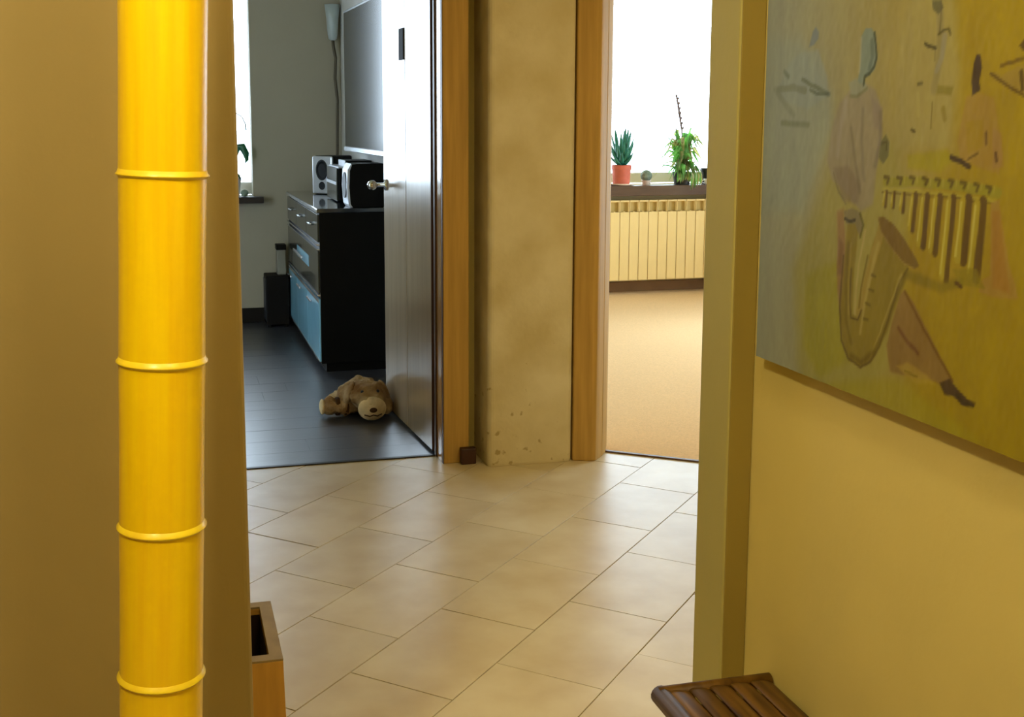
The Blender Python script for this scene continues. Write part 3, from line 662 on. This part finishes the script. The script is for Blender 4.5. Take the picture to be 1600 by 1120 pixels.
# orchid on the left sill
oc = empty('potted_orchid', W(0.43, FL-0.03, 0.862), ANG, 'orchid with drooping dark green leaf on the dark left windowsill', 'potted plant')
obj('pot', lathe([(0.0, 0), (0.040, 0), (0.056, 0.12), (0.058, 0.13), (0.052, 0.13), (0.05, 0.115), (0.0, 0.11)], 24), M['white_glaze'], oc, smooth=False)
obj('soil', lathe([(0.0, 0.118), (0.049, 0.117)], 20), M['soil'], oc)
obj('leaf', tube([(0.0, 0, 0.12), (0.012, -0.02, 0.26), (0.035, -0.04, 0.335), (0.062, -0.05, 0.335), (0.088, -0.05, 0.285), (0.092, -0.05, 0.245), (0.080, -0.05, 0.222)], [0.008, 0.016, 0.024, 0.026, 0.022, 0.012, 0.002], 8, flat=0.35, up=(0, 1, 0.1)), M['leaf_dark'], oc, smooth=True)
obj('leaf', tube([(0.0, 0, 0.12), (-0.04, -0.03, 0.22), (-0.11, -0.05, 0.25), (-0.18, -0.05, 0.20)], [0.008, 0.022, 0.026, 0.002], 8, flat=0.3), M['leaf_dark'], oc, smooth=True)
obj('leaf', tube([(0.0, 0, 0.12), (0.01, -0.05, 0.16), (0.03, -0.09, 0.15), (0.05, -0.11, 0.11)], [0.008, 0.018, 0.018, 0.002], 8, flat=0.3), M['leaf_dark'], oc, smooth=True)
obj('flower_stem', tube([(-0.01, 0, 0.12), (-0.015, 0, 0.40), (0.0, 0, 0.52), (0.035, 0, 0.55), (0.070, 0, 0.53), (0.092, 0, 0.48), (0.094, 0, 0.44)], [0.004, 0.004, 0.004, 0.004, 0.004, 0.004, 0.005], 8), M['orchid_stem'], oc, smooth=True)
sn = empty('glass_pebble', W(0.503, FL-0.06, 0.862), ANG, 'small grey-green stone on the corner of the dark left windowsill', 'stone')
bm = bmesh.new(); ball(bm, (0, 0, 0.024), (0.026, 0.022, 0.024)); st_ = obj('stone_body', bm, M['grey_stone'], sn, smooth=True)
# ------------------------------------------------------------------ painting: an oil picture on a stretched canvas (paint plus some daylight grey at left, millimetres on the canvas)
PAINT = [
('p',(138,112,2),1.00,43.9,0.0,[(364,1023),(1080,877),(1197,-120),(752,-39),(560,-23),(440,13),(386,142),(403,273),(501,352),(492,446)]),
('p',(134,120,50),0.75,28.5,0.0,[(225,353),(366,365),(403,273),(392,73),(290,-23),(145,-17),(112,161)]),
('p',(130,118,18),0.65,15.4,0.0,[(151,156),(255,197),(284,51),(200,5),(150,45)]),
('p',(128,128,112),0.70,26.6,0.0,[(-23,525),(104,517),(202,428),(206,381),(134,253),(-3,243)]),
('p',(142,126,74),0.60,17.8,0.0,[(390,580),(468,571),(491,453),(475,359),(367,357),(362,500)]),
('p',(138,122,4),0.80,7.1,0.0,[(393,347),(473,356),(489,344),(465,328),(395,330)]),
('p',(140,124,20),0.60,15.4,0.0,[(219,-1),(394,46),(506,21),(569,4),(399,-15),(220,-18)]),
('p',(126,128,118),0.70,7.0,0.0,[(72,479),(106,495),(158,496),(186,456),(192,428),(135,409),(64,420),(42,440)]),
('p',(104,106,104),0.90,2.6,0.0,[(135,509),(141,524),(149,531),(159,522),(158,513),(146,504),(132,502)]),
('l',(110,108,84),0.85,3.6,5.3,[(42,440),(90,443),(125,437)]),
('l',(96,96,72),0.90,2.6,3.4,[(116,454),(140,446),(170,438),(195,430)]),
('l',(80,82,60),0.80,2.6,2.6,[(140,438),(159,432),(191,431)]),
('l',(92,94,74),0.70,3.6,3.6,[(61,468),(73,460)]),
('l',(106,104,76),0.80,4.4,4.4,[(59,388),(99,386),(137,386)]),
('l',(114,112,90),0.70,4.5,5.4,[(34,441),(64,418),(94,400)]),
('p',(128,112,86),0.90,6.4,0.0,[(252,436),(284,444),(313,433),(330,408),(333,373),(325,329),(320,276),(291,265),(248,290),(212,306),(196,334),(206,381),(224,418)]),
('p',(120,100,84),0.55,6.2,0.0,[(301,426),(330,410),(332,379),(314,382)]),
('p',(112,92,66),0.70,6.5,0.0,[(214,323),(253,328),(288,301),(282,275),(242,278)]),
('l',(98,84,50),0.70,2.5,1.7,[(215,316),(231,289),(252,273)]),
('p',(126,122,98),0.90,4.0,0.0,[(245,445),(264,451),(283,447),(294,436),(269,426),(253,425)]),
('l',(104,96,60),0.70,2.4,2.4,[(250,427),(269,426),(291,437)]),
('p',(112,116,100),1.00,2.3,0.0,[(272,509),(281,519),(296,518),(306,507),(311,486),(314,476),(309,471),(309,462),(295,454),(283,453),(278,442),(268,446),(272,471)]),
('l',(58,62,36),0.90,2.3,2.5,[(303,511),(309,492),(312,476),(308,466),(295,456),(285,453),(282,442)]),
('p',(92,84,40),0.90,2.3,0.0,[(331,363),(342,373),(352,363),(350,344),(339,333),(328,342)]),
('l',(64,56,14),0.60,1.5,1.5,[(334,361),(346,363),(345,353)]),
('l',(140,124,104),0.60,6.6,5.7,[(240,418),(227,381),(223,344)]),
('l',(98,82,62),0.55,5.4,3.9,[(327,403),(330,368),(321,331)]),
('l',(104,90,70),0.50,5.5,3.2,[(284,408),(284,364),(295,310)]),
('l',(100,84,58),0.55,4.8,3.2,[(257,381),(270,336),(287,292)]),
('l',(150,140,112),0.60,3.2,2.4,[(272,506),(271,480),(270,460)]),
('l',(86,90,76),0.70,3.9,3.9,[(298,501),(301,478),(295,463)]),
('p',(126,92,50),0.90,6.6,0.0,[(230,260),(246,266),(259,198),(257,132),(284,51),(263,66),(239,148)]),
('p',(108,76,40),0.80,6.6,0.0,[(236,223),(250,215),(251,169),(237,167)]),
('p',(120,90,42),0.95,3.7,0.0,[(393,161),(403,169),(422,156),(461,117),(495,85),(515,67),(500,56),(479,60),(428,54),(379,52),(368,86)]),
('l',(98,66,14),0.90,2.2,2.2,[(404,166),(443,127),(484,91),(512,68)]),
('l',(92,56,24),0.70,3.0,3.0,[(394,115),(415,100),(439,89)]),
('p',(150,122,40),0.70,4.4,0.0,[(393,62),(420,73),(463,63),(479,56),(437,47)]),
('l',(104,84,10),0.70,2.2,1.5,[(413,59),(439,58)]),
('p',(70,50,22),1.00,2.1,0.0,[(487,60),(507,69),(523,59),(543,51),(558,50),(554,43),(534,41),(514,49),(496,47)]),
('l',(56,42,16),0.90,1.4,2.1,[(521,52),(537,45),(554,45)]),
('p',(118,98,22),0.95,4.0,0.0,[(340,255),(358,251),(409,201),(390,186),(373,149),(354,92),(335,61),(309,45),(284,46),(263,61),(249,102),(254,169),(258,244),(274,253),(287,247),(281,172),(282,117),(292,115),(300,138),(317,204)]),
('p',(136,112,44),0.90,2.4,0.0,[(337,255),(355,252),(330,188),(310,130),(295,113),(288,120),(306,176),(327,223)]),
('l',(152,130,72),0.90,1.6,2.4,[(304,239),(292,192),(287,136),(288,118)]),
('l',(76,56,10),0.85,1.6,1.5,[(273,181),(274,134),(279,111),(296,110),(304,126)]),
('l',(78,58,12),0.80,2.4,1.9,[(252,197),(248,121),(255,74),(277,50),(308,43),(332,57),(352,83),(372,131),(391,178),(407,197)]),
('l',(148,126,56),0.70,1.5,1.5,[(332,64),(353,105),(373,149),(396,187)]),
('l',(92,72,6),0.80,7.0,3.9,[(404,190),(382,150),(365,110),(343,74),(310,51),(284,55)]),
('l',(150,130,62),0.70,4.0,2.8,[(337,224),(322,178),(310,130),(304,92)]),
('l',(96,76,10),0.70,4.9,3.3,[(264,217),(262,161),(266,105),(282,74)]),
('l',(140,118,44),0.60,3.3,2.0,[(270,217),(268,161),(272,115)]),
('l',(88,70,8),0.70,2.4,1.8,[(313,204),(301,157),(297,128)]),
('l',(82,64,8),0.70,1.6,2.0,[(325,178),(334,177)]),
('l',(82,64,8),0.70,1.6,2.1,[(320,157),(330,157)]),
('l',(82,64,8),0.70,1.6,2.1,[(314,137),(324,136)]),
('l',(82,64,8),0.70,1.6,2.1,[(311,114),(321,114)]),
('p',(104,78,20),1.00,1.5,0.0,[(332,259),(346,262),(370,254),(401,232),(422,214),(431,203),(421,199),(397,205),(367,220),(341,242)]),
('l',(136,110,50),0.60,1.5,1.1,[(334,258),(344,239),(373,217),(400,203),(421,199)]),
('p',(112,96,60),0.90,2.4,0.0,[(247,262),(269,269),(292,263),(300,248),(292,227),(278,246),(255,244)]),
('l',(56,48,22),0.90,1.6,2.4,[(251,251),(264,248),(277,251)]),
('l',(84,74,14),0.80,1.6,2.4,[(289,261),(299,246),(292,229)]),
('l',(128,116,22),0.90,2.1,6.4,[(347,309),(413,313),(492,312),(575,308)]),
('l',(84,66,10),0.90,2.3,2.8,[(344,316),(354,315),(351,308)]),
('l',(150,132,44),0.70,1.5,1.5,[(362,316),(361,308)]),
('l',(84,66,10),0.90,2.2,2.7,[(373,317),(383,316),(380,309)]),
('l',(150,132,44),0.70,1.5,1.5,[(390,317),(390,310)]),
('l',(84,66,10),0.90,2.2,2.6,[(402,318),(411,317),(408,310)]),
('l',(150,132,44),0.70,1.5,1.5,[(418,318),(418,311)]),
('l',(84,66,10),0.90,2.2,2.6,[(429,318),(439,317),(435,311)]),
('l',(150,132,44),0.70,1.4,1.4,[(445,318),(445,311)]),
('l',(84,66,10),0.90,2.1,2.5,[(456,318),(465,317),(462,311)]),
('l',(150,132,44),0.70,1.4,1.4,[(471,318),(471,311)]),
('l',(84,66,10),0.90,2.1,2.5,[(482,318),(490,317),(487,310)]),
('l',(150,132,44),0.70,1.4,1.4,[(497,318),(496,311)]),
('l',(84,66,10),0.90,2.0,2.4,[(506,317),(515,316),(512,310)]),
('l',(150,132,44),0.70,1.4,1.4,[(521,317),(520,310)]),
('l',(84,66,10),0.90,2.0,2.4,[(531,316),(539,315),(536,308)]),
('l',(150,132,44),0.70,1.3,1.3,[(545,316),(544,309)]),
('l',(84,66,10),0.90,2.0,2.4,[(554,314),(562,313),(559,307)]),
('l',(150,132,44),0.70,1.3,1.3,[(568,314),(567,308)]),
('l',(150,132,40),0.85,1.4,2.1,[(342,300),(414,301),(506,300),(572,298)]),
('l',(80,62,8),0.60,1.4,1.4,[(340,295),(415,296),(506,297),(567,295)]),
('l',(84,60,2),0.95,1.9,3.2,[(351,296),(350,276)]),
('l',(146,124,24),1.00,1.9,2.5,[(346,294),(345,279)]),
('l',(176,158,74),0.80,1.9,0.8,[(345,292),(343,283)]),
('l',(84,60,2),0.95,1.9,3.1,[(369,295),(368,276)]),
('l',(146,124,24),1.00,1.9,2.4,[(364,293),(363,278)]),
('l',(176,158,74),0.80,1.9,0.8,[(363,291),(361,282)]),
('l',(84,60,2),0.95,1.9,3.5,[(391,296),(390,272)]),
('l',(146,124,24),1.00,1.9,2.7,[(386,294),(384,275)]),
('l',(176,158,74),0.80,1.9,0.9,[(384,292),(382,279)]),
('l',(84,60,2),0.95,1.8,4.4,[(416,296),(413,249)]),
('l',(146,124,24),1.00,1.8,3.4,[(409,294),(406,251)]),
('l',(176,158,74),0.80,1.8,1.1,[(408,292),(404,255)]),
('l',(84,60,2),0.95,1.8,5.6,[(441,296),(437,231)]),
('l',(146,124,24),1.00,1.8,4.4,[(432,294),(428,233)]),
('l',(176,158,74),0.80,1.8,1.4,[(430,292),(425,237)]),
('l',(84,60,2),0.95,1.8,6.0,[(467,296),(463,225)]),
('l',(146,124,24),1.00,1.8,4.6,[(458,294),(453,227)]),
('l',(176,158,74),0.80,1.8,1.5,[(455,292),(450,231)]),
('l',(84,60,2),0.95,1.7,5.9,[(493,296),(488,194)]),
('l',(146,124,24),1.00,1.8,4.6,[(485,294),(479,195)]),
('l',(176,158,74),0.80,1.8,1.5,[(482,292),(476,199)]),
('l',(84,60,2),0.95,1.7,7.1,[(522,297),(519,220)]),
('l',(146,124,24),1.00,1.7,5.5,[(512,294),(508,221)]),
('l',(176,158,74),0.80,1.7,1.8,[(509,292),(504,225)]),
('l',(84,60,2),0.95,1.7,7.8,[(549,295),(545,203)]),
('l',(146,124,24),1.00,1.7,6.1,[(538,293),(533,204)]),
('l',(176,158,74),0.80,1.7,1.9,[(535,291),(530,207)]),
('l',(104,86,6),0.60,7.1,7.1,[(410,189),(479,181),(515,194)]),
('p',(138,106,42),0.85,4.0,0.0,[(506,422),(530,426),(556,420),(570,384),(578,347),(573,330),(538,336),(502,344),(494,368),(501,399)]),
('p',(134,106,16),0.80,3.3,0.0,[(507,391),(540,394),(543,361),(515,352)]),
('p',(134,100,52),0.70,2.6,0.0,[(557,384),(575,379),(581,338),(563,337)]),
('l',(84,56,14),0.80,1.3,2.0,[(547,378),(548,365)]),
('l',(72,46,14),0.80,1.3,2.3,[(566,354),(568,345)]),
('p',(64,46,20),1.00,2.0,0.0,[(517,460),(521,472),(528,470),(532,456),(529,438),(532,428),(518,423),(515,439)]),
('l',(60,42,12),0.95,1.4,3.4,[(484,347),(502,343),(519,337)]),
('l',(76,54,10),0.80,1.3,1.3,[(516,346),(534,354)]),
('p',(140,106,44),0.85,2.0,0.0,[(563,296),(578,300),(588,265),(601,228),(622,188),(587,184),(550,186),(551,199),(569,209)]),
('p',(136,88,24),0.50,3.9,0.0,[(566,286),(579,287),(597,220),(608,192),(575,195)]),
('p',(120,102,8),0.70,2.7,0.0,[(499,208),(545,214),(563,191),(518,190)]),
('l',(78,52,10),0.95,1.4,2.8,[(508,192),(518,188)]),
('l',(118,104,64),0.60,4.2,7.0,[(445,527),(452,479),(443,431)]),
('p',(86,78,42),0.85,2.1,0.0,[(428,544),(446,542),(452,532),(442,525),(431,532)]),
('l',(86,72,38),0.70,1.4,1.3,[(446,542),(448,518),(447,503)]),
('l',(80,68,24),0.90,1.4,1.8,[(445,500),(454,504),(464,505),(468,498)]),
('l',(64,54,12),0.95,1.4,2.1,[(419,490),(430,486),(441,483)]),
('l',(128,116,92),0.80,2.8,4.2,[(458,497),(455,471),(446,455)]),
('l',(90,78,34),0.50,2.1,1.4,[(441,479),(441,468)]),
('l',(150,132,72),0.80,2.2,2.9,[(409,427),(411,399)]),
('l',(82,70,26),0.80,1.4,2.2,[(408,439),(416,440)]),
('l',(100,84,24),0.80,1.4,1.4,[(440,415),(441,383)]),
('l',(74,60,12),0.90,1.5,2.2,[(399,380),(405,378)]),
('p',(106,92,16),0.60,3.5,0.0,[(450,436),(481,434),(477,423),(449,425)]),
('l',(112,94,22),0.60,2.8,4.2,[(463,407),(467,394)]),
('p',(134,108,34),1.00,1.9,0.0,[(548,450),(567,445),(594,454),(617,459),(645,462),(649,420),(619,416),(586,428),(558,439)]),
('l',(84,60,6),0.90,1.3,1.9,[(548,448),(570,437),(597,425),(621,416)]),
('l',(96,70,8),0.90,1.2,2.2,[(566,456),(585,459),(604,463),(634,466)]),
('p',(76,54,10),0.95,1.8,0.0,[(594,477),(602,485),(622,487),(643,475),(624,470),(601,472)]),
('l',(74,52,8),0.90,1.9,3.1,[(601,448),(605,428)])]
PGAIN = (1.04, 1.30, 1.75)
CWID, CHGT, STEP = 1.06, 0.98, 0.0025
nx, ny = int(CWID/STEP)+1, int(CHGT/STEP)+1
gx, gy = np.meshgrid(np.arange(nx)*STEP*1000, np.arange(ny)*STEP*1000)
def hsh(n, seed, sx, sy):
    rg = np.random.RandomState(seed); g = rg.rand(n, n)
    x = (gx/sx) % (n-1); y = (gy/sy) % (n-1); i = x.astype(int); j = y.astype(int); fx = x-i; fy = y-j
    return (g[j, i]*(1-fx)+g[j, i+1]*fx)*(1-fy) + (g[j+1, i]*(1-fx)+g[j+1, i+1]*fx)*fy
img = np.zeros((ny, nx, 3)); wx = np.clip(gx/420, 0, 1)[..., None]
img[:] = np.array([132, 128, 110.])*(1-wx) + np.array([140, 118, 50.])*wx  # left ground greyed to include the daylight tint falling on the canvas
wob = (hsh(64, 1, 9, 26)-0.5)*9; wob2 = (hsh(64, 2, 9, 14)-0.5)*7
X, Y = gx+wob*0.25, gy+wob2*0.25
for kind, col, al, soft, rad, pts in PAINT:
    p = np.array(pts, float); soft = max(soft*1.35, 3.0)
    x0, y0 = p.min(0)-rad-soft*2-4; x1, y1 = p.max(0)+rad+soft*2+4
    i0, i1 = max(0, int(x0/2.5)), min(nx, int(x1/2.5)+2); j0, j1 = max(0, int(y0/2.5)), min(ny, int(y1/2.5)+2)
    if i1 <= i0 or j1 <= j0: continue
    xs, ys = X[j0:j1, i0:i1], Y[j0:j1, i0:i1]
    q = list(zip(p, np.roll(p, -1, 0))) if kind == 'p' else list(zip(p[:-1], p[1:]))
    dist = np.full(xs.shape, 1e9); ins = np.zeros(xs.shape, bool)
    for a, b in q:
        d = b-a; L2 = max(d@d, 1e-6); t = np.clip(((xs-a[0])*d[0]+(ys-a[1])*d[1])/L2, 0, 1)
        dist = np.minimum(dist, np.hypot(xs-a[0]-t*d[0], ys-a[1]-t*d[1]))
        if kind == 'p':
            c = (a[1] > ys) != (b[1] > ys)
            with np.errstate(divide='ignore', invalid='ignore'): xi = a[0] + (ys-a[1])*d[0]/(d[1] if abs(d[1]) > 1e-9 else 1e-9)
            ins ^= c & (xs < xi)
    sd = np.where(ins, -dist, dist) - rad
    w = np.clip(0.5 - sd/(soft*1.0), 0, 1); w = (w*w*(3-2*w)*al)[..., None]
    img[j0:j1, i0:i1] = img[j0:j1, i0:i1]*(1-w) + np.array(col, float)*w
br = (hsh(64, 5, 16, 60)-0.5)*9 + (hsh(64, 6, 5, 9)-0.5)*5            # brush marks
img = np.clip(img + br[..., None]*np.array([1, 1, 0.7]), 1, 255)/255
lin_ = np.where(img <= 0.04045, img/12.92, ((img+0.055)/1.055)**2.4)
lin_ = np.clip(lin_*np.array(PGAIN), 0.004, 0.9)
rel = ((hsh(64, 7, 6, 11)-0.5)*0.0004).ravel()
co = np.empty((nx*ny, 3)); co[:, 0] = rel; co[:, 1] = -gx.ravel()/1000; co[:, 2] = gy.ravel()/1000
idx = np.arange(nx*ny).reshape(ny, nx)
fc = np.stack([idx[:-1, :-1], idx[1:, :-1], idx[1:, 1:], idx[:-1, 1:]], -1).reshape(-1, 4)
me = bpy.data.meshes.new('picture'); me.vertices.add(nx*ny); me.vertices.foreach_set('co', co.ravel())
me.loops.add(fc.size); me.loops.foreach_set('vertex_index', fc.ravel()); me.polygons.add(len(fc))
me.polygons.foreach_set('loop_start', np.arange(0, fc.size, 4)); me.polygons.foreach_set('loop_total', np.full(len(fc), 4)); me.update(calc_edges=True)
ca = me.color_attributes.new('paint', 'FLOAT_COLOR', 'POINT'); ca.data.foreach_set('color', np.concatenate([lin_.reshape(-1, 3), np.ones((nx*ny, 1))], 1).ravel().astype(np.float32))
me.polygons.foreach_set('use_smooth', np.ones(len(fc), bool))
pm = bpy.data.materials.new('oil_paint'); pm.use_nodes = True; N = pm.node_tree.nodes
at = N.new('ShaderNodeVertexColor'); at.layer_name = 'paint'; pm.node_tree.links.new(at.outputs[0], N['Principled BSDF'].inputs['Base Color'])
N['Principled BSDF'].inputs['Roughness'].default_value = 0.55; N['Principled BSDF'].inputs['Specular IOR Level'].default_value = 0.35
me.materials.append(pm)
pt_ = empty('painting', W(0.95, 1.775, 0.985), ANG, 'large yellow oil painting of musicians with saxophone and marimba on the right wall', 'painting')
pic = bpy.data.objects.new('picture', me); link(pic, pt_)
mc = mat('canvas_edge', (150, 128, 60), 0.8, var=0.06, scale=40, bump=0.2, bscale=300)
obj('stretcher', B(0.0012, 0.029, -CWID, 0.0, 0.0, CHGT), mc, pt_, bevel=0.002)
